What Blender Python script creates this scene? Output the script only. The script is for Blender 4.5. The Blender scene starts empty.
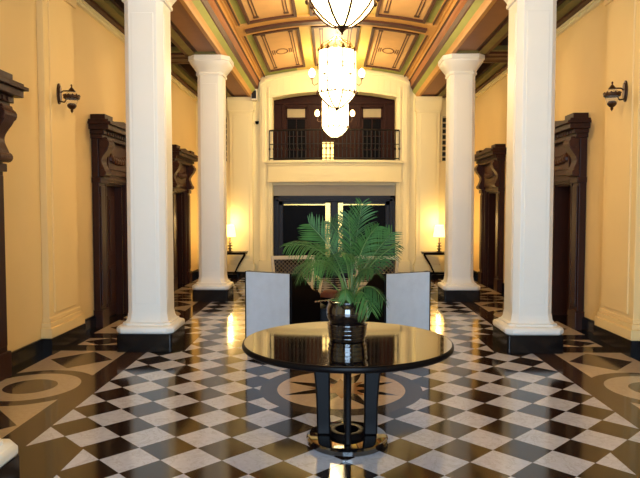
import bpy, math, random
from mathutils import Vector, Matrix
random.seed(7)
PI = math.pi
S = bpy.context.scene
C = S.collection

# ------------------------------------------------------------------ colours and materials
def lin(c):
    return tuple(((v/255)/12.92 if v/255 <= .04045 else ((v/255+.055)/1.055)**2.4) for v in c)

class V:
    """socket wrapper: arithmetic makes math nodes"""
    def __init__(s, nt, sock): s.nt, s.s = nt, sock
    def op(s, o, b=None, c=None):
        n = s.nt.nodes.new('ShaderNodeMath'); n.operation = o
        for i, x in enumerate((s, b, c)):
            if x is None: continue
            if isinstance(x, V): s.nt.links.new(x.s, n.inputs[i])
            else: n.inputs[i].default_value = x
        return V(s.nt, n.outputs[0])
    def __add__(s, b): return s.op('ADD', b)
    def __sub__(s, b): return s.op('SUBTRACT', b)
    def __mul__(s, b): return s.op('MULTIPLY', b)
    def __truediv__(s, b): return s.op('DIVIDE', b)
    def lt(s, b): return s.op('LESS_THAN', b)
    def gt(s, b): return s.op('GREATER_THAN', b)
    def abs(s): return s.op('ABSOLUTE')
    def floor(s): return s.op('FLOOR')
    def mod(s, b): return s.op('FLOORED_MODULO', b)
    def sqrt(s): return s.op('SQRT')
    def inv(s): return (s*-1.0)+1.0

def mixc(nt, fac, a, b):
    n = nt.nodes.new('ShaderNodeMix'); n.data_type = 'RGBA'
    for sock, v in ((n.inputs[0], fac), (n.inputs[6], a), (n.inputs[7], b)):
        if isinstance(v, V): nt.links.new(v.s, sock)
        elif isinstance(v, bpy.types.NodeSocket): nt.links.new(v, sock)
        elif isinstance(v, (tuple, list)): sock.default_value = (*v[:3], 1)
        else: sock.default_value = v
    return n.outputs[2]

def noise(nt, scale, detail=4, rough=.5, dist=0, vec=None, stretch=None):
    n = nt.nodes.new('ShaderNodeTexNoise')
    n.inputs['Scale'].default_value = scale; n.inputs['Detail'].default_value = detail
    n.inputs['Roughness'].default_value = rough; n.inputs['Distortion'].default_value = dist
    if vec is None:
        tc = nt.nodes.new('ShaderNodeTexCoord'); vec = tc.outputs['Object']
    if stretch:
        mp = nt.nodes.new('ShaderNodeMapping'); mp.inputs['Scale'].default_value = stretch
        nt.links.new(vec, mp.inputs[0]); vec = mp.outputs[0]
    nt.links.new(vec, n.inputs['Vector'])
    return V(nt, n.outputs['Fac'])

MATS = {}
def mat(name, col, rough=.5, spec=.5, metal=0, var=.12, scale=6, stretch=None, bump=0, coat=0, emit=None, estr=0, subsurf=0):
    m = bpy.data.materials.new(name); m.use_nodes = True; nt = m.node_tree
    b = nt.nodes['Principled BSDF']
    c = lin(col)
    b.inputs['Roughness'].default_value = rough
    b.inputs['Metallic'].default_value = metal
    b.inputs['Specular IOR Level'].default_value = spec
    b.inputs['Coat Weight'].default_value = coat
    b.inputs['Coat Roughness'].default_value = .05
    nz = noise(nt, scale, 4, .55, 0, None, stretch)
    dark = tuple(x*(1-var) for x in c); lite = tuple(min(1, x*(1+var)) for x in c)
    nt.links.new(mixc(nt, nz, dark, lite), b.inputs['Base Color'])
    if bump:
        bp = nt.nodes.new('ShaderNodeBump'); bp.inputs['Strength'].default_value = bump; bp.inputs['Distance'].default_value = .01
        nz2 = noise(nt, scale*4, 3)
        nt.links.new(nz2.s, bp.inputs['Height']); nt.links.new(bp.outputs[0], b.inputs['Normal'])
    if emit:
        b.inputs['Emission Color'].default_value = (*lin(emit), 1); b.inputs['Emission Strength'].default_value = estr
    MATS[name] = m
    return m

M_col = mat('column_plaster', (240, 238, 230), .38, .5, var=.03, scale=3)
M_wall = mat('wall_paint', (236, 206, 146), .6, .3, var=.05, scale=1.5)
M_cream = mat('cream_plaster', (241, 229, 182), .5, .4, var=.03, scale=2)
M_black = mat('black_stone', (18, 15, 16), .2, .35, var=.3, scale=12)
M_wood = mat('dark_wood', (55, 28, 18), .4, .22, var=.4, scale=5, stretch=(8, 8, .7), bump=.1)
M_wood2 = mat('carved_dark_wood', (66, 35, 22), .4, .25, var=.45, scale=9, stretch=(4, 4, 1.5), bump=.25)
M_woodh = mat('wood_on_its_side', (56, 30, 22), .4, .5, var=.35, scale=5, stretch=(.7, 8, 8))
M_orange = mat('ceiling_orange', (204, 154, 84), .5, .3, var=.12, scale=4)
M_coffer = mat('coffer_panel', (204, 162, 108), .5, .3, var=.12, scale=5)
M_green = mat('ceiling_green', (156, 162, 84), .55, .3, var=.2, scale=3)
M_yellow = mat('ceiling_yellow', (222, 192, 104), .55, .3, var=.1, scale=3)
M_brown = mat('ceiling_brown', (78, 44, 26), .5, .3, var=.2, scale=4)
M_plum = mat('ceiling_plum', (156, 112, 80), .5, .3, var=.15, scale=5)
M_tanb = mat('ceiling_tan', (160, 102, 56), .5, .3, var=.2, scale=4)
M_dkpan = mat('ceiling_dark_panel', (70, 48, 36), .6, .3, var=.2, scale=5)
M_olive = mat('ceiling_olive', (124, 116, 66), .6, .3, var=.25, scale=4)
M_lacq = mat('black_lacquer', (14, 11, 12), .035, .9, var=.2, coat=1, scale=8)
M_lacq2 = mat('black_lacquer_satin', (10, 7, 8), .35, .1, var=.2, scale=8)
M_pot = mat('pot_glaze', (20, 12, 13), .08, .7, var=.3, coat=1, scale=14)
M_silver = mat('pale_grey_fabric', (198, 206, 216), .7, .3, var=.12, scale=9, bump=.15)
M_beige = mat('beige_upholstery', (190, 172, 140), .8, .2, var=.08, scale=20, bump=.15)
M_brass = mat('brass', (186, 150, 84), .25, .5, metal=1, var=.1)
M_bronze = mat('dark_bronze', (66, 40, 22), .35, .5, metal=.6, var=.2)
M_iron = mat('black_iron', (24, 20, 18), .45, .4, metal=.3, var=.2)
M_cane = mat('cane', (120, 104, 80), .6, .3, var=.2, scale=20)
M_canew = mat('pale_wood', (206, 190, 160), .5, .4, var=.12, scale=8, stretch=(1, 1, 4))
M_leaf = mat('palm_leaf', (68, 108, 50), .5, .3, var=.5, scale=7)
M_leaf2 = mat('palm_leaf_dark', (52, 88, 44), .5, .3, var=.5, scale=7)
M_dry = mat('dry_leaf', (150, 104, 72), .6, .3, var=.3, scale=9)
M_stem = mat('palm_stem', (96, 120, 60), .5, .4, var=.25, scale=9)
M_soil = mat('soil', (44, 32, 24), .95, .1, var=.5, scale=40, bump=.6)
M_greyl = mat('grey_lintel', (184, 174, 150), .5, .4, var=.06)
M_slate = mat('slate_paint', (32, 31, 40), .4, .2, var=.1)
M_dglass = mat('dark_glass', (8, 6, 7), .4, .05, var=.2)
M_clear = mat('clear_glass', (240, 236, 226), .08, .5, var=.02)
M_clear.node_tree.nodes['Principled BSDF'].inputs['Transmission Weight'].default_value = .9
M_clear.node_tree.nodes['Principled BSDF'].inputs['IOR'].default_value = 1.08
M_screen = mat('screen_wood', (50, 24, 15), .45, .1, var=.4, scale=5, stretch=(8, 8, .7))
M_palepane = mat('pale_pane', (176, 160, 120), .2, .5, var=.15, scale=3)
M_white = mat('off_white_plastic', (220, 214, 196), .4, .5, var=.03)
M_gold_red = mat('basket_reddish', (84, 42, 32), .6, .3, var=.4, scale=20)

def emitter(name, col, s):
    m = bpy.data.materials.new(name); m.use_nodes = True; nt = m.node_tree
    b = nt.nodes['Principled BSDF']; b.inputs['Base Color'].default_value = (.8, .75, .6, 1)
    b.inputs['Roughness'].default_value = .3
    nz = noise(nt, 8, 3)
    nt.links.new(mixc(nt, nz, lin(col), tuple(min(1, x*1.05) for x in lin(col))), b.inputs['Emission Color'])
    b.inputs['Emission Strength'].default_value = s
    return m
M_glow = emitter('lit_glass', (255, 220, 155), 11)
M_bulb = emitter('lit_bulb_shade', (255, 205, 125), 14)
M_shade = emitter('lit_lamp_shade', (255, 200, 105), 5)
M_lantern = emitter('lit_lantern_glass', (255, 206, 110), 2.2)

# ------------------------------------------------------------------ mesh helper
class MB:
    def __init__(s): s.v = []; s.f = []; s.mi = []
    def add(s, vs, fs, mi=0):
        o = len(s.v); s.v += [tuple(p) for p in vs]
        for f in fs: s.f.append(tuple(i+o for i in f)); s.mi.append(mi)
    def box(s, x0, x1, y0, y1, z0, z1, mi=0):
        s.add([(x0,y0,z0),(x1,y0,z0),(x1,y1,z0),(x0,y1,z0),(x0,y0,z1),(x1,y0,z1),(x1,y1,z1),(x0,y1,z1)],
              [(0,3,2,1),(4,5,6,7),(0,1,5,4),(1,2,6,5),(2,3,7,6),(3,0,4,7)], mi); return s
    def loft(s, rings, cap=True, mi=0):
        n = len(rings[0]); vs = [p for r in rings for p in r]; fs = []
        for k in range(len(rings)-1):
            for i in range(n):
                j = (i+1) % n; fs.append((k*n+i, k*n+j, (k+1)*n+j, (k+1)*n+i))
        if cap: fs.append(tuple(range(n-1, -1, -1))); fs.append(tuple((len(rings)-1)*n+i for i in range(n)))
        s.add(vs, fs, mi); return s
    def prism(s, prof, axis, a0, a1, mi=0):
        """closed 2D outline extruded along an axis; axis 'x': prof=(y,z), 'y': prof=(x,z), 'z': prof=(x,y)"""
        def P(p, a): return {'x': (a, p[0], p[1]), 'y': (p[0], a, p[1]), 'z': (p[0], p[1], a)}[axis]
        return s.loft([[P(p, a0) for p in prof], [P(p, a1) for p in prof]], True, mi)
    def octo(s, secs, cx=0, cy=0, mi=0):
        rings = []
        for z, h, c in secs:
            rings.append([(cx+x, cy+y, z) for x, y in ((-h+c,-h),(h-c,-h),(h,-h+c),(h,h-c),(h-c,h),(-h+c,h),(-h,h-c),(-h,-h+c))])
        return s.loft(rings, True, mi)
    def lathe(s, prof, n=32, cx=0, cy=0, ph=0, cap=True, mi=0):
        rings = [[(cx+r*math.cos(ph+2*PI*i/n), cy+r*math.sin(ph+2*PI*i/n), z) for i in range(n)] for r, z in prof]
        return s.loft(rings, cap, mi)
    def tube(s, pts, rad, n=8, mi=0):
        pts = [Vector(p) for p in pts]; rings = []
        if not hasattr(rad, '__len__'): rad = [rad]*len(pts)
        up = Vector((0, 0, 1)); prev = None
        for i, p in enumerate(pts):
            t = (pts[min(i+1, len(pts)-1)] - pts[max(i-1, 0)]).normalized()
            a = prev if prev is not None else (up if abs(t.z) < .9 else Vector((1, 0, 0)))
            u = (a - t*a.dot(t)).normalized(); w = t.cross(u); prev = u
            rings.append([tuple(p + (u*math.cos(2*PI*k/n) + w*math.sin(2*PI*k/n))*rad[i]) for k in range(n)])
        return s.loft(rings, True, mi)
    def build(s, name, m, parent=None, loc=(0, 0, 0), rz=0, smooth=False, bevel=0, sharp=38):
        me = bpy.data.meshes.new(name); me.from_pydata(s.v, [], s.f)
        for x in (m if isinstance(m, (list, tuple)) else [m]): me.materials.append(x)
        me.polygons.foreach_set('material_index', s.mi)
        import bmesh
        bm = bmesh.new(); bm.from_mesh(me); bmesh.ops.recalc_face_normals(bm, faces=bm.faces); bm.to_mesh(me); bm.free()
        o = bpy.data.objects.new(name, me); C.objects.link(o); o.location = loc; o.rotation_euler = (0, 0, rz)
        if parent: o.parent = parent
        if smooth:
            for p in me.polygons: p.use_smooth = True
            me.set_sharp_from_angle(angle=math.radians(sharp))
        if bevel:
            b = o.modifiers.new('bevel', 'BEVEL'); b.width = bevel; b.segments = 2; b.limit_method = 'ANGLE'
        return o

def empty(name, loc, rz=0):
    o = bpy.data.objects.new(name, None); C.objects.link(o); o.location = loc; o.rotation_euler = (0, 0, rz); o.empty_display_size = .1
    return o
def tag(o, label, cat, group=None):
    o['label'] = label; o['category'] = cat
    if group: o['group'] = group
    return o
def struct(o): o['kind'] = 'structure'; return o
def copy_tree(o, parent=None):
    c = o.copy(); C.objects.link(c); c.parent = parent
    for ch in [k for k in o.children]: copy_tree(ch, c)
    return c

# ------------------------------------------------------------------ dimensions
CX = 2.300                      # column line
WX = 3.455                      # side wall face
YB = 15.2                       # back wall face
YF = -2.6                       # entrance wall behind the photographer
ROWS = [-0.51, 3.43, 7.37, 11.31]
BAY = 3.94
ZS = 4.46                       # beam soffit

# ------------------------------------------------------------------ floor
def floor_material():
    m = bpy.data.materials.new('polished_marble_floor'); m.use_nodes = True; nt = m.node_tree
    b = nt.nodes['Principled BSDF']
    tc = nt.nodes.new('ShaderNodeTexCoord'); sp = nt.nodes.new('ShaderNodeSeparateXYZ')
    nt.links.new(tc.outputs['Object'], sp.inputs[0])
    X = V(nt, sp.outputs[0]); Y = V(nt, sp.outputs[1]); A = X.abs()
    h = .2075
    p = X/h; q = (Y-3.975)/h
    u = (p+q)*.5; v = (p-q)*.5
    chk = (u.floor()+v.floor()).mod(2.0)                       # 0 white, 1 dark
    # per tile tone
    comb = nt.nodes.new('ShaderNodeCombineXYZ'); nt.links.new(u.floor().s, comb.inputs[0]); nt.links.new(v.floor().s, comb.inputs[1])
    wn = nt.nodes.new('ShaderNodeTexWhiteNoise'); nt.links.new(comb.outputs[0], wn.inputs[0]); tone = V(nt, wn.outputs[0])
    n1 = noise(nt, 5, 6, .65, 1.2, tc.outputs['Object']); n2 = noise(nt, 28, 5, .6, .6, tc.outputs['Object'])
    vein = (n1-.5).abs().lt(.018)*.35
    white = mixc(nt, n2, lin((178, 181, 196)), lin((218, 221, 234)))
    white = mixc(nt, vein, white, lin((150, 145, 150)))
    white = mixc(nt, tone*.25, white, lin((196, 190, 190)))
    dark = mixc(nt, n2, lin((28, 19, 15)), lin((54, 37, 26)))
    dark = mixc(nt, tone*.4, dark, lin((20, 15, 15)))
    brown = mixc(nt, n2, lin((52, 37, 30)), lin((74, 54, 44)))
    tan = mixc(nt, n2, lin((178, 156, 130)), lin((208, 190, 166)))
    black = mixc(nt, n2, lin((14, 12, 12)), lin((26, 22, 22)))
    col = mixc(nt, chk, white, dark)
    # grout
    gu = (u-(u+.5).floor()).abs().lt(.006); gv = (v-(v+.5).floor()).abs().lt(.006)
    col = mixc(nt, gu.op('MAXIMUM', gv)*.55, col, lin((120, 104, 92)))
    # centre medallion
    Ym = Y-5.635
    rm = (X*X+Ym*Ym).sqrt()
    ang = Ym.op('ARCTAN2', X)/(PI/4)
    w = ((ang-ang.floor())-.5).abs()*2.0                         # 1 at star tips
    col = mixc(nt, rm.lt(.76), col, mixc(nt, n2, lin((54, 44, 38)), lin((76, 64, 54))))
    col = mixc(nt, rm.lt(.60), col, tan)
    w2 = ((ang+.5)-(ang+.5).floor()-.5).abs()*2.0
    col = mixc(nt, rm.lt(w2*w2*.36+.20), col, dark)
    col = mixc(nt, rm.lt(w*w*.16+.16), col, mixc(nt, n2, lin((130, 92, 60)), lin((160, 118, 78))))
    # stripe
    col = mixc(nt, A.gt(2.27), col, brown)
    # aisle field
    T = ((Y-5.65+BAY/2).mod(BAY)-BAY/2)
    aT = T.abs()
    col = mixc(nt, A.gt(2.52), col, tan)
    dia = ((A-2.90).abs()/.35+(aT-1.04).abs()/.38).lt(1.0)
    col = mixc(nt, dia*A.gt(2.52), col, brown)
    rc = ((A-2.96)*(A-2.96)+T*T).sqrt()
    col = mixc(nt, rc.lt(.585), col, brown)
    col = mixc(nt, rc.lt(.45), col, tan)
    col = mixc(nt, rc.lt(.24), col, brown)
    # cross band at the columns
    cb = aT.gt(1.46)*A.gt(1.84)
    col = mixc(nt, cb, col, dark)
    W = (aT*-1.0)+1.97
    pan = (A-2.98).abs().lt(.27)*W.lt(.2)
    col = mixc(nt, pan, col, tan)
    pd = ((A-2.98).abs()/.27+W/.2).lt(1.0)
    col = mixc(nt, pd, col, dark)
    col = mixc(nt, A.gt(3.33), col, black)
    col = mixc(nt, Y.gt(14.95), col, black)
    nt.links.new(col, b.inputs['Base Color'])
    rr = n1*.06+.07
    nt.links.new(rr.s, b.inputs['Roughness'])
    b.inputs['Specular IOR Level'].default_value = .6
    bp = nt.nodes.new('ShaderNodeBump'); bp.inputs['Strength'].default_value = .02; bp.inputs['Distance'].default_value = .02
    nt.links.new(noise(nt, 2.2, 2, .5, 0, tc.outputs['Object']).s, bp.inputs['Height']); nt.links.new(bp.outputs[0], b.inputs['Normal'])
    return m
fm = MB().box(-4.6, 4.6, YF-.3, 17.6, -.15, 0)
struct(fm.build('floor', floor_material()))

# ------------------------------------------------------------------ walls
DOORS = [5.20, 9.27, 13.22]
OW, OH = .43, 2.08             # door opening half width and height
def side_wall(name, s):
    m = MB(); x0, x1 = sorted((s*WX, s*(WX+.32)))
    ys = [YF]
    for d in DOORS: ys += [d-OW, d+OW]
    ys.append(YB+.3)
    for i in range(0, len(ys), 2): m.box(x0, x1, ys[i], ys[i+1], 0, ZS+.35)
    for d in DOORS: m.box(x0, x1, d-OW, d+OW, OH, ZS+.35)
    struct(m.build(name, M_wall))
side_wall('wall_left', -1); side_wall('wall_right', 1)
n_trim = 0
def trim(mb, m, bevel=0):
    global n_trim
    n_trim += 1
    return struct(mb.build('trim_%d' % n_trim, m, bevel=bevel))
for s, nm in ((-1, 'left'), (1, 'right')):
    # baseboard, in runs between the doors
    m = MB(); a, b_ = sorted((s*WX, s*(WX-.035)))
    edges = [YF]
    for d in DOORS: edges += [d-.78, d+.78]
    edges.append(YB)
    for i in range(0, len(edges), 2):
        m.box(a, b_, edges[i], edges[i+1], 0, .17)
        m.box(*sorted((s*WX, s*(WX-.022))), edges[i], edges[i+1], .17, .19)
    for r in ROWS[1:]:
        m.box(*sorted((s*(WX-.02), s*(WX-.135))), r-.49, r+.49, 0, .19)
    struct(m.build('baseboard_'+nm, M_black))
    # cornice bead under the ceiling
    trim(MB().box(*sorted((s*WX, s*(WX-.05))), YF, YB, 4.39, 4.44).box(*sorted((s*WX, s*(WX-.08))), YF, YB, 4.43, ZS), M_cream)
    # flat wall pilasters opposite the columns
    for r in ROWS[1:]:
        m = MB()
        f = lambda d: sorted((s*WX, s*(WX-d)))
        m.box(*f(.08), r-.42, r+.42, .40, 4.39)
        m.box(*f(.095), r-.30, r+.30, .46, 4.2)
        m.box(*f(.13), r-.48, r+.48, .19, .31); m.box(*f(.11), r-.455, r+.455, .31, .37); m.box(*f(.092), r-.435, r+.435, .37, .42)
        m.box(*f(.11), r-.45, r+.45, 4.25, 4.39)
        trim(m, M_wall, .008)

# back wall with the two portal openings
PW = 1.535
def arch_z(x, z0, z1, w): return z0+(z1-z0)*(1-(x/w)**2)
m = MB()
m.box(-4.0, -PW, YB, YB+.3, 0, 5.6); m.box(PW, 4.0, YB, YB+.3, 0, 5.6)
m.box(-PW, PW, YB, YB+.3, 2.30, 2.88)
NX = 24
for i in range(NX):
    xa = -PW+2*PW*i/NX; xb = -PW+2*PW*(i+1)/NX
    za, zb = arch_z(xa, 4.46, 4.62, PW), arch_z(xb, 4.46, 4.62, PW)
    m.prism([(xa, za), (xb, zb), (xb, 5.6), (xa, 5.6)], 'y', YB, YB+.3)
struct(m.build('wall_back', M_cream))
# portal surround standing proud of the wall
m = MB()
for s in (-1, 1):
    for a, b_, d in ((1.535, 1.85, .10), (1.60, 1.64, .13), (1.70, 1.80, .13)):
        m.box(*sorted((s*a, s*b_)), YB-d, YB, .19, 4.455 if d < .11 else 4.70)
    m.box(*sorted((s*1.535, s*1.90)), YB-.15, YB, 0.12, .42)
for i in range(NX):
    w = 1.85; xa = -w+2*w*i/NX; xb = -w+2*w*(i+1)/NX
    def lo(x): return arch_z(max(-PW, min(PW, x)), 4.46, 4.62, PW)
    def hi(x): return 4.80+.34*math.sqrt(max(0, 1-(x/1.87)**2))
    m.prism([(xa, lo(xa)), (xb, lo(xb)), (xb, hi(xb)), (xa, hi(xa))], 'y', YB-.1, YB)
    if abs((xa+xb)/2) < 1.8:
        m.prism([(xa, hi(xa)-.10), (xb, hi(xb)-.10), (xb, hi(xb)-.04), (xa, hi(xa)-.04)], 'y', YB-.135, YB-.1)
    if abs((xa+xb)/2) < 1.5:
        m.prism([(xa, lo(xa)+.03), (xb, lo(xb)+.03), (xb, lo(xb)+.08), (xa, lo(xa)+.08)], 'y', YB-.125, YB-.1)
trim(m, M_cream, .006)
# half columns on the back wall
for s in (-1, 1):
    m = MB(); c = s*2.315
    m.box(c-.285, c+.285, YB-.13, YB, .40, 4.2); m.box(c-.2, c+.2, YB-.145, YB-.13, .5, 4.05)
    m.box(c-.33, c+.33, YB-.18, YB, .14, .33); m.box(c-.30, c+.30, YB-.15, YB, .33, .42)
    m.box(c-.30, c+.30, YB-.15, YB, 4.08, 4.14)
    m.prism([(YB, 4.14), (YB-.13, 4.14), (YB-.16, 4.24), (YB-.2, 4.36), (YB-.2, ZS), (YB, ZS)], 'x', c-.33, c+.33)
    trim(m, M_cream, .006)
m = MB()
for s in (-1, 1):
    m.box(*sorted((s*1.56, s*WX)), YB-.2, YB, 0, .13)
struct(m.build('baseboard_back', M_black))

# entrance wall behind the photographer, daylight comes through its glazed doorway
m = MB()
m.box(-4, -1.7, YF-.3, YF, 0, 5.6); m.box(1.7, 4, YF-.3, YF, 0, 5.6); m.box(-1.7, 1.7, YF-.3, YF, 3.9, 5.6)
struct(m.build('wall_front', M_cream))
m = MB()
for x in (-1.66, -.83, 0, .83, 1.66): m.box(x-.04, x+.04, YF-.2, YF-.12, 0, 3.9)
for z in (.04, .9, 1.8, 2.7, 3.86): m.box(-1.7, 1.7, YF-.2, YF-.12, z-.03, z+.03)
struct(m.build('window_1', M_wood))

# ------------------------------------------------------------------ ceiling
VX = 1.84; VZ0 = 4.98; VZ1 = 5.20
R_ = (VX**2+(VZ1-VZ0)**2)/(2*(VZ1-VZ0))
def vz(x): return VZ1-(R_-math.sqrt(R_*R_-x*x))
ceil = struct(empty('ceiling', (0, 0, ZS)))
def cb(mb, name, m, **k): # child of the ceiling, geometry in world coordinates
    o = mb.build(name, m, ceil, loc=(0, 0, -ZS), **k); return o
m = MB(); N = 28
xs = [-VX+2*VX*i/N for i in range(N+1)]
for i in range(N):
    a, b_ = xs[i], xs[i+1]; c = abs((a+b_)/2)
    mi = 0 if c > 1.74 else (1 if c > .9 else 2)
    m.prism([(a, vz(a)), (b_, vz(b_)), (b_, vz(b_)+.1), (a, vz(a)+.1)], 'y', YF, YB, mi)
cb(m, 'vault', [M_orange, M_green, M_yellow])
def slab(m, x0, x1, y0, y1, dz, mi=0, n=6, top=0):
    for i in range(n):
        a = x0+(x1-x0)*i/n; b_ = x0+(x1-x0)*(i+1)/n
        m.prism([(a, vz(a)-dz), (b_, vz(b_)-dz), (b_, vz(b_)-top+.01), (a, vz(a)-top+.01)], 'y', y0, y1, mi)
for r in ROWS:
    m = MB(); slab(m, -1.83, 1.83, r-.30, r+.30, .035, 0, 20); cb(m, 'rib', M_orange)
    m = MB(); slab(m, -1.66, 1.66, r-.085, r+.085, .075, 0, 18, .03); cb(m, 'rib_moulding', M_brown)
def coffer(x0, x1, y0, y1):
    m = MB(); t = .05
    for a, b_, c, d in ((x0, x1, y0, y0+t*1.5), (x0, x1, y1-t*1.5, y1), (x0, x0+t, y0, y1), (x1-t, x1, y0, y1)):
        slab(m, a, b_, c, d, .05, 1)
    slab(m, x0+t, x1-t, y0+t*1.5, y1-t*1.5, .015, 0)
    g = (x1-x0)*.17; f = .018
    for xa in (x0+g, x0+g+.05, x1-g-.05, x1-g):                    # thin lines beside the field
        slab(m, xa-f/2, xa+f/2, y0+.22, y1-.22, .024, 1, 2)
    for xa in (x0+g-.02, x1-g-.07):
        for ya in (y0+.17, y1-.25):
            slab(m, xa, xa+.09, ya, ya+.08, .026, 1, 2)
    # oval ornament
    xc, yc = (x0+x1)/2, (y0+y1)/2; k = 20
    for i in range(k):
        a0, a1 = 2*PI*i/k, 2*PI*(i+1)/k
        pts = []
        for rr, aa in ((1, a0), (1, a1), (.82, a1), (.82, a0)):
            x = xc+.13*rr*math.cos(aa); y = yc+.22*rr*math.sin(aa); pts.append((x, y, vz(x)-.024))
        m.add(pts, [(0, 1, 2, 3)], 1)
    for dx in (-.2, -.16, .16, .2):
        slab(m, xc+dx-.008, xc+dx+.008, yc-.16, yc+.16, .024, 1, 1)
    cb(m, 'coffer', [M_coffer, M_brown])
spans = [(ROWS[i]+.34, ROWS[i+1]-.34) for i in range(3)]+[(ROWS[3]+.34, YB-.45)]
for y0, y1 in spans:
    coffer(-.465, .465, y0, y1); coffer(-1.58, -.70, y0, y1); coffer(.70, 1.58, y0, y1)
# long beams above the columns with stepped mouldings
for s in (-1, 1):
    m = MB()
    P = [((2.66, 4.82), (2.66, ZS), 3), ((2.66, ZS), (2.52, ZS), 5), ((2.52, ZS), (2.52, 4.50), 1), ((2.52, 4.50), (2.47, 4.50), 1),
         ((2.47, 4.5), (2.16, 4.50), 2), ((2.16, 4.5), (2.13, 4.5), 1), ((2.13, 4.50), (2.13, ZS), 1), ((2.13, ZS), (2.11, ZS), 3), ((2.11, ZS), (2.05, ZS), 0),
         ((2.05, ZS), (2.03, 4.50), 0), ((2.03, 4.50), (2.0, 4.54), 0), ((2.0, 4.54), (1.93, 4.62), 4), ((1.93, 4.62), (1.93, 4.66), 1),
         ((1.93, 4.66), (1.89, 4.72), 1), ((1.89, 4.72), (1.885, 4.80), 3), ((1.885, 4.80), (1.87, 4.86), 3), ((1.87, 4.86), (1.84, 4.88), 1), ((1.84, 4.88), (1.84, VZ0+.06), 0)]
    for a, b_, mi in P:
        m.add([(s*a[0], YF, a[1]), (s*b_[0], YF, b_[1]), (s*b_[0], YB, b_[1]), (s*a[0], YB, a[1])], [(0, 1, 2, 3)], mi)
    for y in (YF, YB):
        pass
    cb(m, 'beam', [M_orange, M_brown, M_plum, M_tanb, M_green, M_olive])
    # soffit breaks over the columns and the moulding below the vault
    for r in ROWS:
        cb(MB().box(*sorted((s*2.13, s*2.52)), r-.42, r+.42, ZS-.001, 4.52), 'soffit_block', M_olive)
    # painted fillet
    m = MB(); m.box(*sorted((s*1.86, s*1.80)), YF, YB, 4.955, 4.985); cb(m, 'moulding', M_orange)
    m = MB(); m.box(*sorted((s*1.745, s*1.725)), YF, YB, vz(1.74)-.03, vz(1.74)+.02); cb(m, 'moulding', M_brown)
    # aisle ceiling
    m = MB()
    m.box(*sorted((s*2.60, s*(WX+.3))), YF, YB+.1, 4.80, 4.9, 0)
    cb(m, 'aisle_panel', M_dkpan)
    for y0, y1 in [(ROWS[i]+.22, ROWS[i+1]-.22) for i in range(3)]+[(ROWS[3]+.22, YB)]+[(YF, ROWS[0]-.22)]:
        m = MB()
        def bx(a, b_, c, d, e, g, mi): m.box(*sorted((s*a, s*b_)), c, d, e, g, mi)
        for k, (o, z, mi) in enumerate(((0, ZS, 0), (.16, 4.50, 1), (.30, 4.58, 2))):
            w = .16 if k == 0 else (.14 if k == 1 else .05)
            xo, xi = WX-o, 2.66+o*.35
            wi = w*.35
            bx(xo, xo-w, y0, y1, z, 4.82, mi); bx(xi, xi+wi, y0, y1, z, 4.82, mi)
            bx(xi, xo, y0+o*.7, y0+(o+w)*.7, z, 4.82, mi); bx(xi, xo, y1-(o+w)*.7, y1-o*.7, z, 4.82, mi)
        bx(2.85, 3.08, y0+.5, y1-.5, 4.76, 4.82, 3)
        cb(m, 'aisle_coffer', [M_brown, M_olive, M_dkpan, M_plum])
    for r in ROWS:
        m = MB().box(*sorted((s*2.6, s*WX)), r-.22, r+.22, 4.47, 4.82); m.box(*sorted((s*2.7, s*(WX-.1))), r-.1, r+.1, ZS-.005, 4.48)
        cb(m, 'cross_beam', M_brown)

# ------------------------------------------------------------------ columns
def column():
    t = empty('column', (0, 0, 0))
    MB().octo([(0, .33, .02), (.215, .33, .02)]).build('plinth', M_black, t, bevel=.006)
    MB().octo([(.215, .31, .04), (.222, .33, .06), (.24, .342, .07), (.28, .342, .07), (.30, .33, .07), (.308, .30, .07), (.312, .285, .07),
               (.335, .285, .07), (.343, .262, .07), (.375, .245, .068), (.44, .236, .066)]).build('base', M_col, t, smooth=True)
    m = MB().octo([(.42, .234, .066), (4.13, .230, .064)])
    for a in range(4):                                                   # shallow raised field on every face
        k = MB().box(-.13, .13, -.2375, -.20, .56, 3.98)
        R = Matrix.Rotation(a*PI/2, 3, 'Z'); m.add([R @ Vector(v) for v in k.v], k.f)
    m.build('shaft', M_col, t, bevel=.006)
    MB().octo([(4.125, .232, .066), (4.13, .254, .072), (4.165, .254, .072), (4.175, .242, .07), (4.21, .262, .08), (4.28, .31, .10), (4.34, .352, .12),
               (4.375, .358, .12), (4.38, .375, .13), (4.458, .375, .13)]).build('capital', M_col, t, smooth=True)
    return t
spots = [(-CX, 7.37, 'tall cream column in front on the left, beside the left wall lantern, black plinth'),
         (CX, 7.37, 'tall cream column in front on the right, its shaft running out of the top of the photo'),
         (-CX, 11.31, 'cream column farther back on the left, whole flared capital in view'),
         (CX, 11.31, 'cream column farther back on the right, whole flared capital in view'),
         (-CX, 3.23, 'nearest left column, only a corner of its white base showing at the bottom left')]
c0 = column()
for i, (x, y, l) in enumerate(spots):
    c = c0 if i == 0 else copy_tree(c0)
    c.location = (x, y, 0); tag(c, l, 'column', 'cream columns along the hall')

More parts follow.
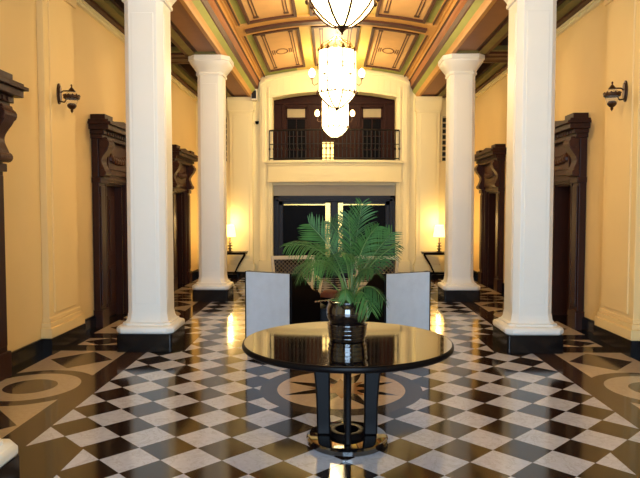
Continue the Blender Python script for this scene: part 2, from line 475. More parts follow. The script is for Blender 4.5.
# ------------------------------------------------------------------ side doors with carved surrounds
def scroll(m, x, w, y0, z0, z1, d):
    """S-shaped console: side outline extruded along x"""
    prof = []
    H = z1-z0
    k = 22
    for i in range(k+1):
        t = i/k
        y = y0 + .035 + d*(0.10 + .75*t**1.6) + .035*math.sin(t*PI*3.0+.6)
        prof.append((y, z0+H*t))
    prof = [(y0, z0)]+prof+[(y0, z1)]
    m.prism(prof, 'x', x-w/2, x+w/2)
    m.tube([(x-w*.62, y0+.055, z0+.05), (x+w*.62, y0+.055, z0+.05)], .05, 14)
    m.tube([(x-w*.62, y0+d*.75, z1-.09), (x+w*.62, y0+d*.75, z1-.09)], .065, 14)
def side_door(n, s, y, kind):
    t = struct(empty('door_%d' % n, (s*WX, y, 0), -s*-PI/2 if s > 0 else -PI/2))
    t.rotation_euler = (0, 0, PI/2 if s > 0 else -PI/2)
    O = .79
    for q in (-1, 1):
        m = MB()
        m.box(*sorted((q*OW, q*(OW+.13))), 0, .06, 0, OH+.10)
        m.box(*sorted((q*(OW+.02), q*(OW+.06))), .06, .085, 0, OH+.06)
        m.build('casing', M_wood, t, bevel=.006)
        m = MB()
        m.box(*sorted((q*(OW+.13), q*O)), 0, .10, 0, 2.72)
        m.box(*sorted((q*(OW+.16), q*(O-.03))), .10, .12, .32, 2.02)
        m.box(*sorted((q*(OW+.11), q*(O+.02))), 0, .13, 0, .26)
        m.box(*sorted((q*(OW+.11), q*(O+.015))), 0, .135, 2.06, 2.14)
        m.build('jamb', M_wood, t, bevel=.008)
        m = MB(); scroll(m, q*(OW+.245), .19, .10, 2.15, 2.70, .12); m.build('bracket', M_wood2, t, bevel=.006)
    m = MB()
    m.box(-OW-.13, OW+.13, 0, .06, OH, OH+.12); m.box(-OW-.1, OW+.1, .06, .085, OH+.03, OH+.07)
    m.build('lintel', M_wood, t, bevel=.006)
    m = MB()
    m.box(-OW-.13, OW+.13, 0, .08, OH+.12, 2.72)
    m.box(-.40, .40, .08, .10, 2.28, 2.64)
    for k in range(7):                                                   # carved swag
        a = -.3+.1*k; m.lathe([(.0, 2.40-.05*math.cos(a*4)), (.05, 2.42-.05*math.cos(a*4)), (.055, 2.47-.05*math.cos(a*4)), (.03, 2.52-.05*math.cos(a*4)), (0, 2.54-.05*math.cos(a*4))], 12, a, .1)
    m.build('frieze', M_wood2, t, bevel=.005)
    m = MB()
    for (z0, z1, d, o) in ((2.68, 2.74, .17, .03), (2.74, 2.80, .20, .05), (2.80, 2.87, .28, .09), (2.87, 2.905, .32, .12), (2.905, 2.94, .28, .10)):
        m.box(-O-o, O+o, 0, d, z0, z1)
    for q in (-1, 1):
        m.box(*sorted((q*.50, q*(O+.02))), 0, .21, 2.93, 3.02)
    for k in range(16): m.box(-.74+.094*k, -.70+.094*k, .17, .215, 2.745, 2.785)
    m.prism([(-.50, 2.93), (.50, 2.93), (.50, 2.96), (0, 3.02), (-.50, 2.96)], 'y', 0, .2)
    m.build('cornice', M_wood, t, bevel=.006)
    # door leaf set back in the wall, with the reveal
    m = MB(); m.box(-OW, -OW+.03, -.3, 0, 0, OH); m.box(OW-.03, OW, -.3, 0, 0, OH); m.box(-OW, OW, -.3, 0, OH-.03, OH)
    m.build('reveal', M_wood, t)
    d = -.10 if kind == 'closed' else -.22
    m = MB(); m.box(-OW+.03, OW-.03, d-.05, d, 0.01, OH-.03, 0)
    for (x0, x1) in ((-.33, -.04), (.04, .33)):
        for (z0, z1) in ((.18, .82), (.98, 1.9)):
            m.box(x0, x1, d, d+.012, z0, z1); m.box(x0+.05, x1-.05, d+.012, d+.026, z0+.06, z1-.06)
    lf = m.build('door_leaf', M_wood, t, bevel=.006)
    hx = -.34*s if kind == 'closed' else .34*s*-1
    k = MB().tube([(hx, d, 1.02), (hx, d+.05, 1.02)], .012, 10)
    k.lathe([(.0, 1.0), (.022, 1.005), (.03, 1.02), (.022, 1.035), (0, 1.04)], 14, hx, d+.055)
    kb = k.build('door_knob', M_brass, lf, smooth=True); kb['label'] = 'brass knob'
n = 1
for y in DOORS:
    side_door(n, -1, y, 'closed'); n += 1
    if y > 6: side_door(n, 1, y, 'open'); n += 1
side_door(n, 1, DOORS[0], 'closed'); n += 1

# ------------------------------------------------------------------ central double door at the back
t = struct(empty('door_%d' % n, (0, YB+.1, 0))); n += 1
MB().box(-PW, PW, .02, .2, 2.04, 2.30).build('lintel_panel', M_greyl, t)
m = MB()
m.box(-PW, -PW+.14, -.04, .16, 0, 2.04); m.box(PW-.14, PW, -.04, .16, 0, 2.04); m.box(-PW, PW, -.04, .16, 1.9, 2.04)
m.box(-PW+.03, -PW+.07, -.07, -.04, 0, 1.98); m.box(PW-.07, PW-.03, -.07, -.04, 0, 1.98); m.box(-PW+.03, PW-.03, -.07, -.04, 1.95, 1.99)
m.box(-.07, .07, -.03, .16, 0, 1.9)
m.build('door_frame', M_slate, t, bevel=.006)
for s in (-1, 1):
    x0, x1 = sorted((s*.07, s*(PW-.14)))
    m = MB(); m.box(x0, x0+.1, 0, .07, .01, 1.9); m.box(x1-.1, x1, 0, .07, .01, 1.9); m.box(x0, x1, 0, .07, 1.8, 1.9); m.box(x0, x1, 0, .07, .01, .28)
    lf = m.build('door_leaf', M_slate, t, bevel=.005)
    MB().box(x0+.1, x1-.1, .03, .04, .28, 1.8).build('pane', M_dglass, lf)
    m = MB(); m.box(*sorted((s*.10, s*.22)), -.03, 0, .5, 1.86)
    m.box(*sorted((s*.22, s*1.27)), -.02, 0, 1.80, 1.83)
    o = m.build('brass_strip', M_brass, lf); o['label'] = 'brass push strip'

# ------------------------------------------------------------------ upper balcony
t = empty('balcony', (0, YB, 2.3)); tag(t, 'cream curved balcony front above the double doors, under the arch', 'balcony')
k = 20
def bow(x): return -.16-.20*(1-(x/1.7)**2)
m = MB()
for (z0, z1, o, w) in ((2.40, 2.84, 0, 1.64), (2.84, 2.90, .06, 1.70), (2.37, 2.43, .03, 1.66), (2.78, 2.81, .02, 1.66)):
    for i in range(k):
        xa = -w+2*w*i/k; xb = -w+2*w*(i+1)/k
        m.prism([(xa, bow(xa)-o), (xb, bow(xb)-o), (xb, -.11), (xa, -.11)], 'z', z0-2.3, z1-2.3)
m.build('parapet', M_cream, t)
t = empty('balcony_railing', (0, YB, 2.9)); tag(t, 'black iron railing with thin balusters along the top of the balcony', 'railing')
m = MB(); ys = lambda x: bow(x)+.03
m.tube([(x, ys(x), .74) for x in [-1.6+3.2*i/16 for i in range(17)]], .02, 8); m.build('handrail', M_iron, t)
m = MB(); m.tube([(x, ys(x), .05) for x in [-1.6+3.2*i/16 for i in range(17)]], .014, 8); m.tube([(x, ys(x), .40) for x in [-1.6+3.2*i/16 for i in range(17)]], .01, 8); m.build('bottom_rail', M_iron, t)
for i in range(33):
    x = -1.6+.1*i
    MB().tube([(x, ys(x), 0.005), (x, ys(x), .73)], .011, 6).lathe([(.0, .24), (.022, .27), (.022, .30), (0, .33)], 8, x, ys(x)).build('baluster', M_iron, t)
# timber screen with two glazed doors behind the balcony
YD = YB+.55
t = struct(empty('door_%d' % n, (0, YD, 2.88))); n += 1
m = MB()
xs = [-PW-.2, -1.26, -.70, .70, 1.26, PW+.2]
m.box(xs[0], xs[1], 0, .1, 0, 2.0); m.box(xs[2], xs[3], 0, .1, 0, 2.0); m.box(xs[4], xs[5], 0, .1, 0, 2.0)
m.box(xs[1], xs[2], 0, .1, 1.45, 2.0); m.box(xs[3], xs[4], 0, .1, 1.45, 2.0)
for x in (-1.32, -.64, -.30, .30, .64, 1.32): m.box(x-.03, x+.03, -.04, 0, 0, 1.55)
m.box(-1.6, 1.6, -.05, 0, 1.52, 1.60)
m.build('timber_screen', M_screen, t, bevel=.004)
for a, b_ in ((-1.26, -.70), (.70, 1.26)):
    m = MB(); m.box(a, a+.05, 0.02, .07, 0, 1.45); m.box(b_-.05, b_, .02, .07, 0, 1.45); m.box(a, b_, .02, .07, 1.15, 1.19); m.box(a, b_, .02, .07, 1.41, 1.45)
    for z in (.35, .7): m.box(a+.05, b_-.05, .025, .06, z, z+.02)
    m.box((a+b_)/2-.01, (a+b_)/2+.01, .025, .06, 0, 1.15)
    lf = m.build('glazed_leaf', M_screen, t)
    MB().box(a+.05, b_-.05, .045, .055, .0, 1.15).build('pane', M_dglass, lf)
    MB().box(a+.05, b_-.05, .045, .055, 1.19, 1.41).build('transom_pane', M_palepane, lf)
struct(MB().box(-PW-.4, -PW-.2, YB+.3, YD+.12, 2.8, 5.4).build('wall_balcony_left', M_screen))
struct(MB().box(PW+.2, PW+.4, YB+.3, YD+.12, 2.8, 5.4).build('wall_balcony_right', M_screen))
struct(MB().box(-PW+.002, PW-.002, YB+.02, YD+.12, 2.8, 2.885).build('floor_balcony', M_woodh))
struct(MB().box(-2, 2, YB+.3, YD+.12, 4.86, 5.0).build('ceiling_balcony', M_woodh))
# enclosure behind the lower doors
struct(MB().box(-2, 2, YB+.5, YB+.6, 0, 2.8).build('wall_vestibule', M_slate))
# lit lantern standing on the balcony
t = empty('lantern', (-.16, YB+.12, 2.885)); tag(t, 'small lit square lantern behind the balcony railing below the farthest chandelier', 'lantern')
m = MB()
for x in (-.15, -.05, .05, .15):
    for y in (-.08, .08): m.box(x-.008, x+.008, y-.008, y+.008, 0.0, .5)
for z in (.0, .17, .34, .5): m.box(-.16, .16, -.09, -.075, z, z+.015); m.box(-.16, .16, .075, .09, z, z+.015); m.box(-.16, -.145, -.09, .09, z, z+.015); m.box(.145, .16, -.09, .09, z, z+.015)
m.box(-.16, .16, -.09, .09, .5, .53)
m.build('frame', M_bronze, t)
MB().box(-.14, .14, -.07, .07, .02, .49).build('glass', M_lantern, t)

# ------------------------------------------------------------------ wall grilles, speaker, camera
for s in (-1, 1):
    t = empty('wall_grille', (s*2.80, YB, 2.88))
    tag(t, 'narrow dark slotted grille high on the back wall, right of the arch' if s > 0 else 'narrow dark slotted grille high on the back wall, left of the arch', 'grille', 'slotted wall grilles')
    m = MB(); m.box(-.17, -.12, -.04, 0, 0, 1.15); m.box(.12, .17, -.04, 0, 0, 1.15); m.box(-.17, .17, -.04, 0, 1.12, 1.16); m.box(-.17, .17, -.04, 0, -.02, .02)
    m.build('frame', M_cream, t)
    MB().box(-.13, .13, -.012, -.002, .01, 1.13).build('backing', M_iron, t)
    m = MB()
    for k in range(8): m.box(-.13, .13, -.03, -.01, .10+.14*k, .14+.14*k)
    m.box(-.02, .02, -.03, -.01, .02, 1.12)
    m.build('slat', M_beige, t)
t = empty('wall_speaker', (-1.965, YB-.16, 4.36)); tag(t, 'small box speaker with black front at the left springing of the arch', 'speaker')
MB().box(-.075, .075, -.16, 0.0, 0, .27).build('housing', M_white, t, bevel=.01)
MB().box(-.055, .055, -.168, -.158, .04, .23).build('speaker_cloth', M_iron, t)
MB().box(-.03, .03, 0, .17, .12, .18).build('bracket', M_iron, t)
t = empty('security_camera', (-1.92, YB, 3.86)); tag(t, 'tiny black dome camera on the cream wall left of the arch', 'camera')
MB().box(-.035, .035, -.06, 0, -.03, .03).build('mount', M_iron, t)
MB().lathe([(0, -.06), (.03, -.045), (.045, -.01), (.045, .02), (0, .03)], 14, 0, -.085).build('dome', M_dglass, t, smooth=True)

# ------------------------------------------------------------------ wall lanterns
def sconce():
    t = empty('wall_lantern', (0, 0, 0))                               # local y points out of the wall
    m = MB(); pr = [(.05*math.sin(2*PI*i/20), .04+.125*math.cos(2*PI*i/20)) for i in range(20)]
    m.prism(pr, 'y', .0, .018); m.prism([(a*.7, .04+(b_-.04)*.8) for a, b_ in pr], 'y', .018, .03)
    m.build('backplate', M_bronze, t, bevel=.004)
    m = MB(); m.tube([(0, .02, .05), (0, .06, .075), (0, .12, .075), (0, .15, .07)], .009, 8)
    m.tube([(0, .02, -.05), (0, .07, -.06), (0, .10, -.03)], .009, 8); m.build('arm', M_bronze, t)
    m = MB(); m.lathe([(.0, .155), (.008, .15), (.012, .135), (.006, .12), (.03, .09), (.045, .07), (.04, .06)], 16, 0, .16); m.build('cap', M_bronze, t, smooth=True)
    g = MB().lathe([(.04, .065), (.072, .03), (.075, .0), (.072, -.05), (.05, -.105)], 16, 0, .16).build('glass', M_clear, t, smooth=True)
    g['label'] = 'pale glass globe'
    m = MB(); m.lathe([(.09, -.02), (.095, -.01), (.095, .01), (.088, .018), (.075, .01)], 20, 0, .16, cap=False)
    for i in range(12):
        a = 2*PI*i/12; m.lathe([(0, .0), (.012, .01), (.012, .022), (0, .032)], 6, .088*math.cos(a), .16+.088*math.sin(a))
    m.build('gallery_ring', M_bronze, t)
    m = MB(); m.lathe([(.035, -.075), (.052, -.095), (.055, -.11), (.035, -.135), (.014, -.15), (.018, -.165), (.008, -.18), (0, -.195)], 16, 0, .16); m.build('finial', M_bronze, t, smooth=True)
    return t
s0 = sconce(); s0.location = (-(WX-.095), 7.27, 3.03); s0.rotation_euler = (0, 0, -PI/2); tag(s0, 'unlit bronze carriage lantern high on the left wall', 'wall lamp', 'carriage lanterns on the side walls')
s1 = copy_tree(s0); s1.location = (WX-.095, 7.22, 3.03); s1.rotation_euler = (0, 0, PI/2); tag(s1, 'unlit bronze carriage lantern high on the right wall', 'wall lamp', 'carriage lanterns on the side walls')

# ------------------------------------------------------------------ chandeliers
def chandelier():
    t = empty('chandelier', (0, 0, 5.2)); z = lambda a: a-5.2
    n = 8; r = .292; ph = .30
    MB().lathe([(.0, z(5.2)), (.09, z(5.195)), (.08, z(5.16)), (.02, z(5.13))], 20).build('ceiling_rose', M_bronze, t, smooth=True)
    m = MB(); zz = 4.40; i = 0
    while zz < 5.14:
        a = Vector((.013, 0, 0)) if i % 2 else Vector((0, .013, 0))
        pts = [(a.x*math.cos(q), a.y*math.cos(q), z(zz)+.024*math.sin(q)) for q in [2*PI*j/8 for j in range(9)]]
        m.tube(pts, .004, 5); zz += .036; i += 1
    m.build('chain', M_bronze, t)
    g = MB()
    for i in range(n):                                                    # slightly convex lit glass panes
        a0, a1 = ph+2*PI*i/n+.035, ph+2*PI*(i+1)/n-.035; am = (a0+a1)/2
        for (za, zb) in ((3.53, 4.14),):
            q = [(r*math.cos(a), r*math.sin(a)) for a in (a0, a1)]; md = (r*1.02*math.cos(am), r*1.02*math.sin(am))
            g.add([(q[0][0], q[0][1], z(za)), (md[0], md[1], z(za)), (q[1][0], q[1][1], z(za)), (q[1][0], q[1][1], z(zb)), (md[0], md[1], z(zb)), (q[0][0], q[0][1], z(zb))], [(0, 1, 4, 5), (1, 2, 3, 4)])
    o = g.build('glass_body', M_glow, t); o['label'] = 'glowing frosted glass panes'
    g = MB(); prof = [(r, 3.50), (r*.86, 3.435), (r*.60, 3.355), (r*.33, 3.30), (.05, 3.285)]
    for i in range(n):
        a0, a1 = ph+2*PI*i/n, ph+2*PI*(i+1)/n
        for (ra, za), (rb, zb) in zip(prof, prof[1:]):
            g.add([(ra*math.cos(a0), ra*math.sin(a0), z(za)), (ra*math.cos(a1), ra*math.sin(a1), z(za)), (rb*math.cos(a1), rb*math.sin(a1), z(zb)), (rb*math.cos(a0), rb*math.sin(a0), z(zb))], [(0, 1, 2, 3)])
    o = g.build('glass_bowl', M_glow, t); o['label'] = 'glowing faceted glass bowl'
    m = MB()
    R = r+.008
    for i in range(n):
        a = ph+2*PI*i/n; c, s = math.cos(a), math.sin(a)
        m.tube([(R*c, R*s, z(3.50)), (R*c, R*s, z(4.18))], .010, 6)
        m.lathe([(0, z(3.84)), (.018, z(3.86)), (.012, z(3.90)), (.018, z(3.94)), (0, z(3.96))], 6, R*c, R*s)
        m.tube([(q[0]*1.02*c, q[0]*1.02*s, z(q[1])) for q in prof], .011, 6)
        a2 = a+PI/n; c2, s2 = math.cos(a2), math.sin(a2)
        for aa in (a, a2): m.lathe([(0, z(3.485)), (.018, z(3.50)), (.018, z(3.52)), (0, z(3.545))], 6, (R+.01)*math.cos(aa), (R+.01)*math.sin(aa))
    for zz, rr in ((3.505, .011), (4.15, .010)):
        m.tube([(R*math.cos(2*PI*j/n+ph), R*math.sin(2*PI*j/n+ph), z(zz)) for j in range(n+1)], rr, 6)
    m.build('metal_frame', M_bronze, t)
    m = MB()
    for i in range(2*n):                                                  # leafy crown
        a = ph+PI*i/n; c, s = math.cos(a), math.sin(a); up = .09 if i % 2 else .055
        m.add([((R+.0)*math.cos(a-.12), (R+.0)*math.sin(a-.12), z(4.15)), ((R+.0)*math.cos(a+.12), (R+.0)*math.sin(a+.12), z(4.15)), ((R+.02)*c, (R+.02)*s, z(4.15+up)),
               ((R-.01)*c, (R-.01)*s, z(4.15))], [(0, 1, 2), (0, 2, 3), (1, 3, 2)])
    for i in range(n):
        a = ph+2*PI*i/n; c, s = math.cos(a), math.sin(a)
        m.tube([(R*c, R*s, z(4.16)), (R*.75*c, R*.75*s, z(4.27)), (R*.35*c, R*.35*s, z(4.33)), (.02*c, .02*s, z(4.41))], .007, 5)
    m.lathe([(0, z(4.35)), (.04, z(4.37)), (.03, z(4.41)), (0, z(4.43))], 10)
    m.build('crown', M_brass, t)
    MB().lathe([(.05, z(3.305)), (.055, z(3.285)), (.02, z(3.28)), (.032, z(3.262)), (.018, z(3.245)), (.008, z(3.235)), (.012, z(3.225)), (0, z(3.21))], 14).build('finial', M_bronze, t, smooth=True)
    for i in range(6):
        a = 2*PI*i/6+.02; c, s = math.cos(a), math.sin(a)
        P = lambda rr, zz: (rr*c, rr*s, z(zz))
        m = MB(); m.tube([P(R, 3.66), P(R+.05, 3.63), P(R+.08, 3.66), P(R+.09, 3.73)], .007, 6); m.lathe([(0, z(3.72)), (.028, z(3.735)), (.03, z(3.745)), (0, z(3.75))], 10, (R+.09)*c, (R+.09)*s)
        ar = m.build('arm', M_bronze, t)
        o = MB().lathe([(.012, z(3.75)), (.040, z(3.77)), (.054, z(3.81)), (.050, z(3.85)), (.020, z(3.89)), (0, z(3.90))], 12, (R+.09)*c, (R+.09)*s).build('light_shade', M_bulb, ar, smooth=True)
        o['label'] = 'lit glass bulb shade'
    return t
ch0 = chandelier()
for i, (y, l) in enumerate(((5.40, 'nearest lit chandelier, only its glass bowl and finial showing at the top edge'),
                            (9.59, 'middle lit chandelier, whole glass drum with crown in view'),
                            (13.53, 'farthest and smallest lit chandelier, in front of the balcony opening'))):
    c = ch0 if i == 0 else copy_tree(ch0)
    c.location = (0, y, 5.2); tag(c, l, 'chandelier', 'glass chandeliers in a row along the hall')

# ------------------------------------------------------------------ round centre table
TX, TY = .02, 4.32
t = empty('round_table', (TX, TY, 0)); tag(t, 'round glossy black pedestal table in the middle of the hall', 'table')
MB().lathe([(.73, .708), (.738, .712), (.738, .7452)], 96).build('tabletop', M_lacq, t, smooth=True, sharp=12)
MB().lathe([(.73, .700), (.742, .702), (.75, .710), (.752, .722), (.750, .736), (.745, .743), (.738, .745)], 96).build('edge_band', M_lacq2, t, smooth=True, sharp=60)
m = MB(); m.lathe([(.30, .655), (.32, .66), (.34, .70)], 64); m.build('apron', M_lacq2, t, smooth=True)
for k in range(4):
    a = k*PI/2+PI/2
    prof = []
    H0, H1 = .055, .66
    for i in range(15):
        q = i/14; prof.append((.218+.012*q+.045*q**4, H0+(H1-H0)*q))
    prof = [(.12, H0)]+prof+[(.125, H1)]
    mm = MB().prism(prof, 'y', -.022, .022)
    mm.build('support_fin', M_lacq2, t, rz=a, bevel=.012)
MB().lathe([(.105, .05), (.125, .055), (.125, .095), (.105, .10), (.085, .095), (.085, .055)], 40).build('ring', M_lacq2, t, smooth=True)
m = MB(); m.lathe([(.285, .002), (.295, .012), (.295, .04), (.285, .052), (.27, .055)], 72); m.build('base_disc', M_lacq, t, smooth=True, sharp=12)

# ------------------------------------------------------------------ potted palm
t = empty('potted_palm', (TX, TY, .746)); tag(t, 'green areca palm in a glossy dark pot on the round table', 'plant')
MB().lathe([(.118, 0), (.126, .004), (.134, .04), (.139, .09), (.142, .115), (.146, .118), (.146, .126), (.138, .130)], 48).build('pot_stand', M_pot, t, smooth=True)
pp = [(.115, .128), (.128, .134), (.145, .165), (.151, .20), (.149, .235), (.138, .262), (.134, .27), (.142, .277), (.142, .287), (.132, .288), (.126, .27)]
pt = MB().lathe(pp, 48).build('pot', M_pot, t, smooth=True)
m = MB()
for zz, rr in ((.03, .134), (.06, .138), (.09, .141)): m.tube([(rr*math.cos(2*PI*j/40), rr*math.sin(2*PI*j/40), zz) for j in range(41)], .004, 6)
m.build('ribbing', M_pot, t)
MB().lathe([(.125, .262), (.127, .272)], 32).build('soil', M_soil, t)
def bez(P, u):
    Q = [Vector(p) for p in P]
    while len(Q) > 1: Q = [Q[i].lerp(Q[i+1], u) for i in range(len(Q)-1)]
    return Q[0]
def frond(P, L, nl=24, m=None, start=.3, droop=.35, fwd=.75, side=None, wid=.0068):
    """P: control points of the midrib, local to the pot foot; L: longest leaflet"""
    mb = MB()
    pts = [bez(P, i/14) for i in range(15)]
    mb.tube(pts, [.006-.0045*i/14 for i in range(15)], 6, 1)
    sd = Vector(side) if side else None
    for i in range(nl):
        u = start+(1-start)*(i+.5)/nl
        p = bez(P, u); tg = (bez(P, min(1, u+.02))-bez(P, max(0, u-.02))).normalized()
        s = sd if sd is not None else tg.cross(Vector((0, 0, 1)))
        if s.length < .2: s = Vector((1, 0, 0))
        s = (s-tg*s.dot(tg)).normalized(); nrm = s.cross(tg).normalized()
        ln = L*(math.sin(PI*(.18+.74*(i+.5)/nl))**.7)
        for q in (-1, 1):
            f = fwd+.45*(i/nl)
            d = (s*q+tg*f+nrm*.18).normalized()
            d = (d+Vector((random.uniform(-.1, .1), random.uniform(-.1, .1), random.uniform(-.08, .08)))).normalized()
            l = ln*random.uniform(.85, 1.1); w = wid*random.uniform(.8, 1.15)
            wv = d.cross(nrm).normalized(); vs = []
            K = 5
            for k in range(K+1):
                r = k/K; c = p+d*l*r+Vector((0, 0, -1))*droop*l*r*r
                ww = w*(math.sin(PI*min(1, .12+.88*r))**.8 if k < K else .02)*.5+.0004
                vs += [c+wv*ww, c+nrm*ww*.35, c-wv*ww]
            fs = []
            for k in range(K): fs += [(3*k, 3*k+1, 3*k+4, 3*k+3), (3*k+1, 3*k+2, 3*k+5, 3*k+4)]
            mb.add(vs, fs, 0)
    o = mb.build('frond', [m or M_leaf, M_stem], t)
    return o
PX = .4*1e-9
def W(px, py, dy=0):
    """point of the plant: offsets of its outline measured from the pot foot, dy = towards the back"""
    D = TY+dy
    return Vector((-.105+(px-330)/605*D-TX, dy, 1.68-(py-210)/605*D-.746))
b0 = W(350, 303)
fr = [  # control points, leaflet length, material, droop, fwd, side
    ([W(351, 303), W(352, 270, .02), W(356, 238, .04), W(362, 203, .02)], .20, M_leaf, .25, .95, (1, .25, 0)),
    ([W(349, 303), W(346, 265, .03), W(326, 240, .03), W(309, 224, .00)], .20, M_leaf, .15, .8, (.4, .3, 1)),
    ([W(348, 303), W(342, 262, -.05), W(318, 238, -.12), W(286, 246, -.20)], .17, M_leaf, .55, .7, (.2, 1, .5)),
    ([W(347, 303), W(340, 262, -.10), W(318, 246, -.18), W(300, 276, -.26)], .16, M_leaf, .7, .6, (.3, .8, .4)),
    ([W(353, 303), W(356, 270, .04), W(372, 258, .06), W(392, 232, .08)], .19, M_leaf, .12, .85, (-.5, .3, .8)),
    ([W(353, 303), W(362, 268, -.06), W(378, 256, -.10), W(398, 244, -.14)], .13, M_leaf2, .35, .7, (0, .6, .8)),
    ([W(352, 303), W(352, 262, .10), W(342, 236, .18), W(330, 222, .24)], .18, M_leaf2, .25, .8, (1, .3, .3)),
    ([W(352, 303), W(354, 260, -.04), W(366, 236, -.08), W(378, 226, -.14)], .18, M_leaf, .3, .8, (.8, .5, -.4)),
    ([W(350, 303), W(350, 268, -.10), W(345, 250, -.18), W(340, 252, -.30)], .17, M_leaf, .6, .6, (1, 0, 0)),
    ([W(352, 303), W(358, 286, -.06), W(372, 278, -.12), W(384, 300, -.18)], .14, M_leaf2, .6, .5, (.4, .9, .2)),
    ([W(352, 303), W(356, 288, -.10), W(366, 286, -.16), W(372, 312, -.22)], .13, M_leaf, .6, .5, (.9, .4, 0)),
    ([W(351, 303), W(354, 276, -.08), W(362, 262, -.16), W(374, 270, -.28)], .16, M_leaf2, .6, .6, (.5, .9, 0)),
    ([W(350, 303), W(346, 270, .12), W(322, 256, .20), W(296, 268, .26)], .15, M_leaf2, .5, .7, (.3, .8, .4)),
    ([W(349, 303), W(348, 290, -.06), W(344, 282, -.10), W(346, 300, -.17)], .10, M_leaf, .4, .6, (1, 0, 0)),
    ([W(352, 303), W(352, 256, .02), W(350, 230, .04), W(348, 214, .04)], .17, M_leaf2, .2, .9, (1, -.3, 0)),
]
for P, L, mm, dr, fw, sd in fr: frond(P, L, 30 if L > .14 else 20, mm, .34, dr, fw, sd)
for P in ([W(347, 303), W(338, 300, -.06), W(326, 300, -.10), W(315, 302, -.14)], [W(348, 303), W(332, 280, .08), W(322, 276, .10), W(314, 282, .12)]):
    o = frond(P, .03, 5, M_dry, .5, .3, 1.5, None, .02)
    o['label'] = 'dried brown leaf'
for (x, y, q) in ((-.03, .0, 1), (.03, .02, 1.1), (.0, -.04, .9)):
    MB().tube([(x, y, .26), (x*1.1, y, .34*q), (x*1.3, y*1.2, .42*q)], [.011, .010, .007], 8).build('stem', M_stem, t)

# ------------------------------------------------------------------ tub armchairs seen from behind
def armchair():
    t = empty('armchair', (0, 0, 0))                                   # local: faces +y, back at y = 0
    W2 = .325
    for s in (-1, 1):
        x0, x1 = sorted((s*W2, s*(W2-.045)))
        m = MB().prism([(0, .10), (0, .955), (.05, .96), (.22, .93), (.5, .72), (.68, .66), (.70, .62), (.70, .10)], 'x', x0, x1)
        m.build('side_panel', M_lacq2, t, bevel=.008)
        for y in (.03, .64):
            MB().box(*sorted((s*(W2-.005), s*(W2-.05))), y, y+.045, 0, .10).build('leg', M_lacq2, t)
    m = MB().box(-W2+.045, W2-.045, 0.0, .05, .10, .955); m.build('back_frame', M_lacq2, t)
    o = MB().box(-W2+.026, W2-.026, -.014, 0.0, .13, .952).build('back_panel', M_silver, t, bevel=.008); o['label'] = 'pale grey upholstered outer back'
    MB().box(-W2+.05, W2-.05, .05, .17, .38, .93).build('back_cushion', M_silver, t, bevel=.03)
    MB().box(-W2+.05, W2-.05, .10, .68, .10, .28).build('seat_base', M_lacq2, t, bevel=.006)
    MB().box(-W2+.05, W2-.05, .13, .69, .28, .44).build('seat_cushion', M_silver, t, bevel=.03)
    return t
a0 = armchair()
# near corners of the backs
def place_ch(o, x, y, rz): o.location = (x, y, 0); o.rotation_euler = (0, 0, rz)
ang = math.radians(27)
place_ch(a0, -.83, 7.0, -ang); tag(a0, 'armchair with pale grey back and black sides, left of the potted palm', 'armchair', 'armchairs seen from behind')
a1 = copy_tree(a0); place_ch(a1, .80, 7.0, ang); tag(a1, 'armchair with pale grey back and black sides, right of the potted palm', 'armchair', 'armchairs seen from behind')

# cane-back chairs facing the camera
def cane_chair():
    t = empty('cane_back_chair', (0, 0, 0))                            # local: faces -y, back at y=0
    for s in (-1, 1):
        MB().tube([(s*.27, .02, 0), (s*.28, .0, .45), (s*.325, .06, .96)], .022, 8).build('leg', M_canew, t)
        MB().tube([(s*.27, -.52, 0), (s*.29, -.53, .42)], [.018, .024], 8).build('leg', M_canew, t)
        MB().tube([(s*.30, .03, .68), (s*.34, -.2, .66), (s*.34, -.45, .63), (s*.31, -.52, .56), (s*.29, -.53, .42)], .02, 8).build('arm', M_canew, t)
    m = MB(); m.box(-.345, .345, .035, .085, .92, .975); m.box(-.30, .30, .0, .05, .52, .565)
    for s in (-1, 1): m.loft([[(s*.30-.02, .0, .52), (s*.30+.02, .0, .52), (s*.30+.02, .045, .52), (s*.30-.02, .045, .52)], [(s*.325-.02, .035, .95), (s*.325+.02, .035, .95), (s*.325+.02, .08, .95), (s*.325-.02, .08, .95)]])
    m.build('back_frame', M_canew, t, bevel=.006)
    m = MB(); x0, x1, z0, z1 = -.285, .285, .565, .92; st = .062
    yy = lambda z: .02+.045*(z-.52)/.45
    for k in range(-8, 18):
        for q in (1, -1):
            c = x0+k*st; pts = []
            # line x = c + q*(z-z0) clipped to the panel
            for i in range(41):
                z = z0+(z1-z0)*i/40; x = c+(z-z0) if q == 1 else (x0+x1)-(c+(z-z0))
                if x0 <= x <= x1: pts.append((x, yy(z)+(.004*q), z))
            if len(pts) > 2: m.tube([pts[0], pts[-1]], .0055, 4)
    m.build('cane_lattice', M_cane, t)
    MB().box(-.29, .29, -.54, .0, .38, .425).build('seat_frame', M_canew, t, bevel=.008)
    MB().box(-.27, .27, -.53, -.02, .425, .49).build('seat_cushion', M_beige, t, bevel=.025)
    return t
k0 = cane_chair()
place_ch(k0, -.66, 9.25, .22); tag(k0, 'pale wooden chair with dark cane lattice back, left of the palm near the doors', 'chair', 'cane-back chairs')
k1 = copy_tree(k0); place_ch(k1, .60, 9.25, -.22); tag(k1, 'pale wooden chair with dark cane lattice back, right of the palm near the doors', 'chair', 'cane-back chairs')

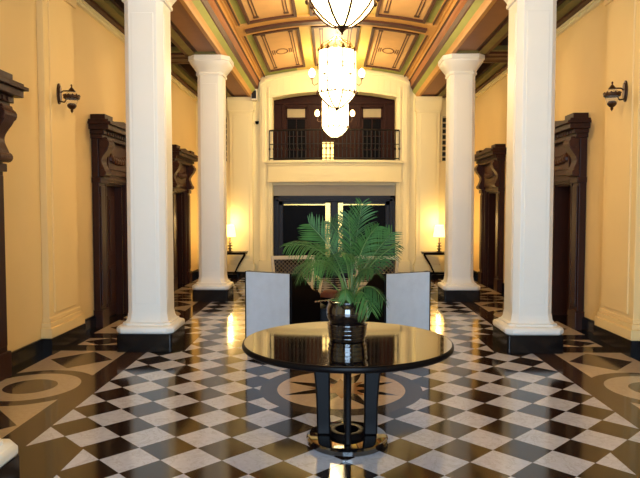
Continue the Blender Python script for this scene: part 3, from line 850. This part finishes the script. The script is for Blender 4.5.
# low table between the chairs and bowl on it
t = empty('coffee_table', (0, 7.95, 0)); tag(t, 'low black table between the four chairs, behind the palm pot', 'coffee table')
MB().box(-.42, .42, -.24, .24, .385, .42).build('tabletop', M_lacq2, t, bevel=.006)
MB().box(-.37, .37, -.20, .20, 0.04, .385).build('body', M_lacq2, t, bevel=.006)
MB().box(-.33, .33, -.17, .17, 0, 0.04).build('foot', M_lacq2, t)
t = empty('bowl', (-.10, 7.95, .421)); tag(t, 'dark round bowl with reddish contents on the low black table, half behind the palm leaves', 'bowl')
MB().lathe([(.06, 0), (.09, .01), (.15, .06), (.17, .12), (.165, .125), (.14, .07), (.05, .03)], 28).build('bowl_body', M_lacq2, t, smooth=True)
MB().lathe([(.155, .10), (.13, .16), (.08, .20), (.0, .21)], 22).build('contents', M_gold_red, t, smooth=True)

# ------------------------------------------------------------------ consoles and lamps against the back wall
def console():
    t = empty('console_table', (0, 0, 0))                              # back at y=0, stands at y<0
    m = MB().box(-.46, .46, -.40, 0, .635, .655); m.box(-.44, .44, -.38, 0, .595, .635); m.build('tabletop', M_lacq2, t, bevel=.005)
    for s in (-1, 1):
        P = [(s*.42, -.33, .60), (s*.38, -.33, .50), (s*.30, -.32, .42), (s*.22, -.28, .30), (s*.20, -.22, .18), (s*.12, -.16, .10)]
        pts = [bez(P, i/14) for i in range(15)]
        MB().tube(pts, [.028-.012*i/14 for i in range(15)], 8).build('curved_leg', M_lacq2, t)
    MB().box(-.22, .22, -.26, -.02, 0, .10).build('plinth', M_lacq2, t, bevel=.006)
    return t
def lamp():
    t = empty('table_lamp', (0, 0, 0))
    MB().lathe([(0.0, 0), (.07, 0), (.075, .015), (.03, .03), (.018, .06), (.055, .075), (.055, .085), (.018, .10), (.018, .13), (.065, .145), (.065, .155), (.018, .17), (.015, .20),
                (.05, .215), (.05, .225), (.014, .24), (.010, .38)], 20).build('base', M_bronze, t, smooth=True)
    g = MB().lathe([(.15, .37), (.105, .66)], 28, cap=False).build('lamp_shade', M_shade, t); g['label'] = 'glowing fabric shade'
    return t
co = console(); la = lamp()
for i, s in enumerate((-1, 1)):
    side = 'left' if s < 0 else 'right'
    c = co if i == 0 else copy_tree(co); c.location = (s*2.60, YB-.21, 0)
    tag(c, 'black console table with curved legs against the back wall, %s of the arch' % side, 'console table', 'console tables at the back wall')
    l = la if i == 0 else copy_tree(la); l.location = (s*2.55, YB-.46, .656)
    tag(l, 'lit table lamp with stacked-disc base on the %s console table' % side, 'table lamp', 'lamps on the console tables')
    for zz, e in ((1.40, 16), (.98, 5)):
        ld = bpy.data.lights.new('lamp_bulb', 'POINT'); ld.energy = e; ld.color = (1, .66, .28); ld.shadow_soft_size = .05
        lo = bpy.data.objects.new('lamp_bulb', ld); C.objects.link(lo); lo.location = (s*2.55, YB-.46, zz)

# ------------------------------------------------------------------ light
w = bpy.data.worlds.new('World'); S.world = w; w.use_nodes = True
bg = w.node_tree.nodes['Background']; bg.inputs[0].default_value = (.70, .82, 1, 1); bg.inputs[1].default_value = 1.5
ld = bpy.data.lights.new('daylight', 'AREA'); ld.shape = 'RECTANGLE'; ld.size = 3.3; ld.size_y = 3.7; ld.energy = 700; ld.color = (.53, .75, 1)
lo = bpy.data.objects.new('daylight', ld); C.objects.link(lo); lo.location = (0, YF-.5, 2.0); lo.rotation_euler = (PI/2, 0, 0)
for y in (5.40, 9.59, 13.53):
    ld = bpy.data.lights.new('chandelier_light', 'POINT'); ld.energy = 120; ld.color = (1, .78, .46); ld.shadow_soft_size = .12
    lo = bpy.data.objects.new('chandelier_light', ld); C.objects.link(lo); lo.location = (0, y, 4.6)

# ------------------------------------------------------------------ camera
cd = bpy.data.cameras.new('camera'); cam = bpy.data.objects.new('camera', cd); C.objects.link(cam)
cd.sensor_width = 36; cd.lens = 605/640*36; cd.clip_start = .05
cam.location = (-.105, 0, 1.68)
cam.rotation_euler = (PI/2-math.atan(29/605), 0, math.atan(10/605))
S.camera = cam
S.view_settings.view_transform = 'Standard'; S.view_settings.look = 'None'; S.view_settings.gamma = 1
S.view_settings.use_curve_mapping = False; S.view_settings.exposure = 0
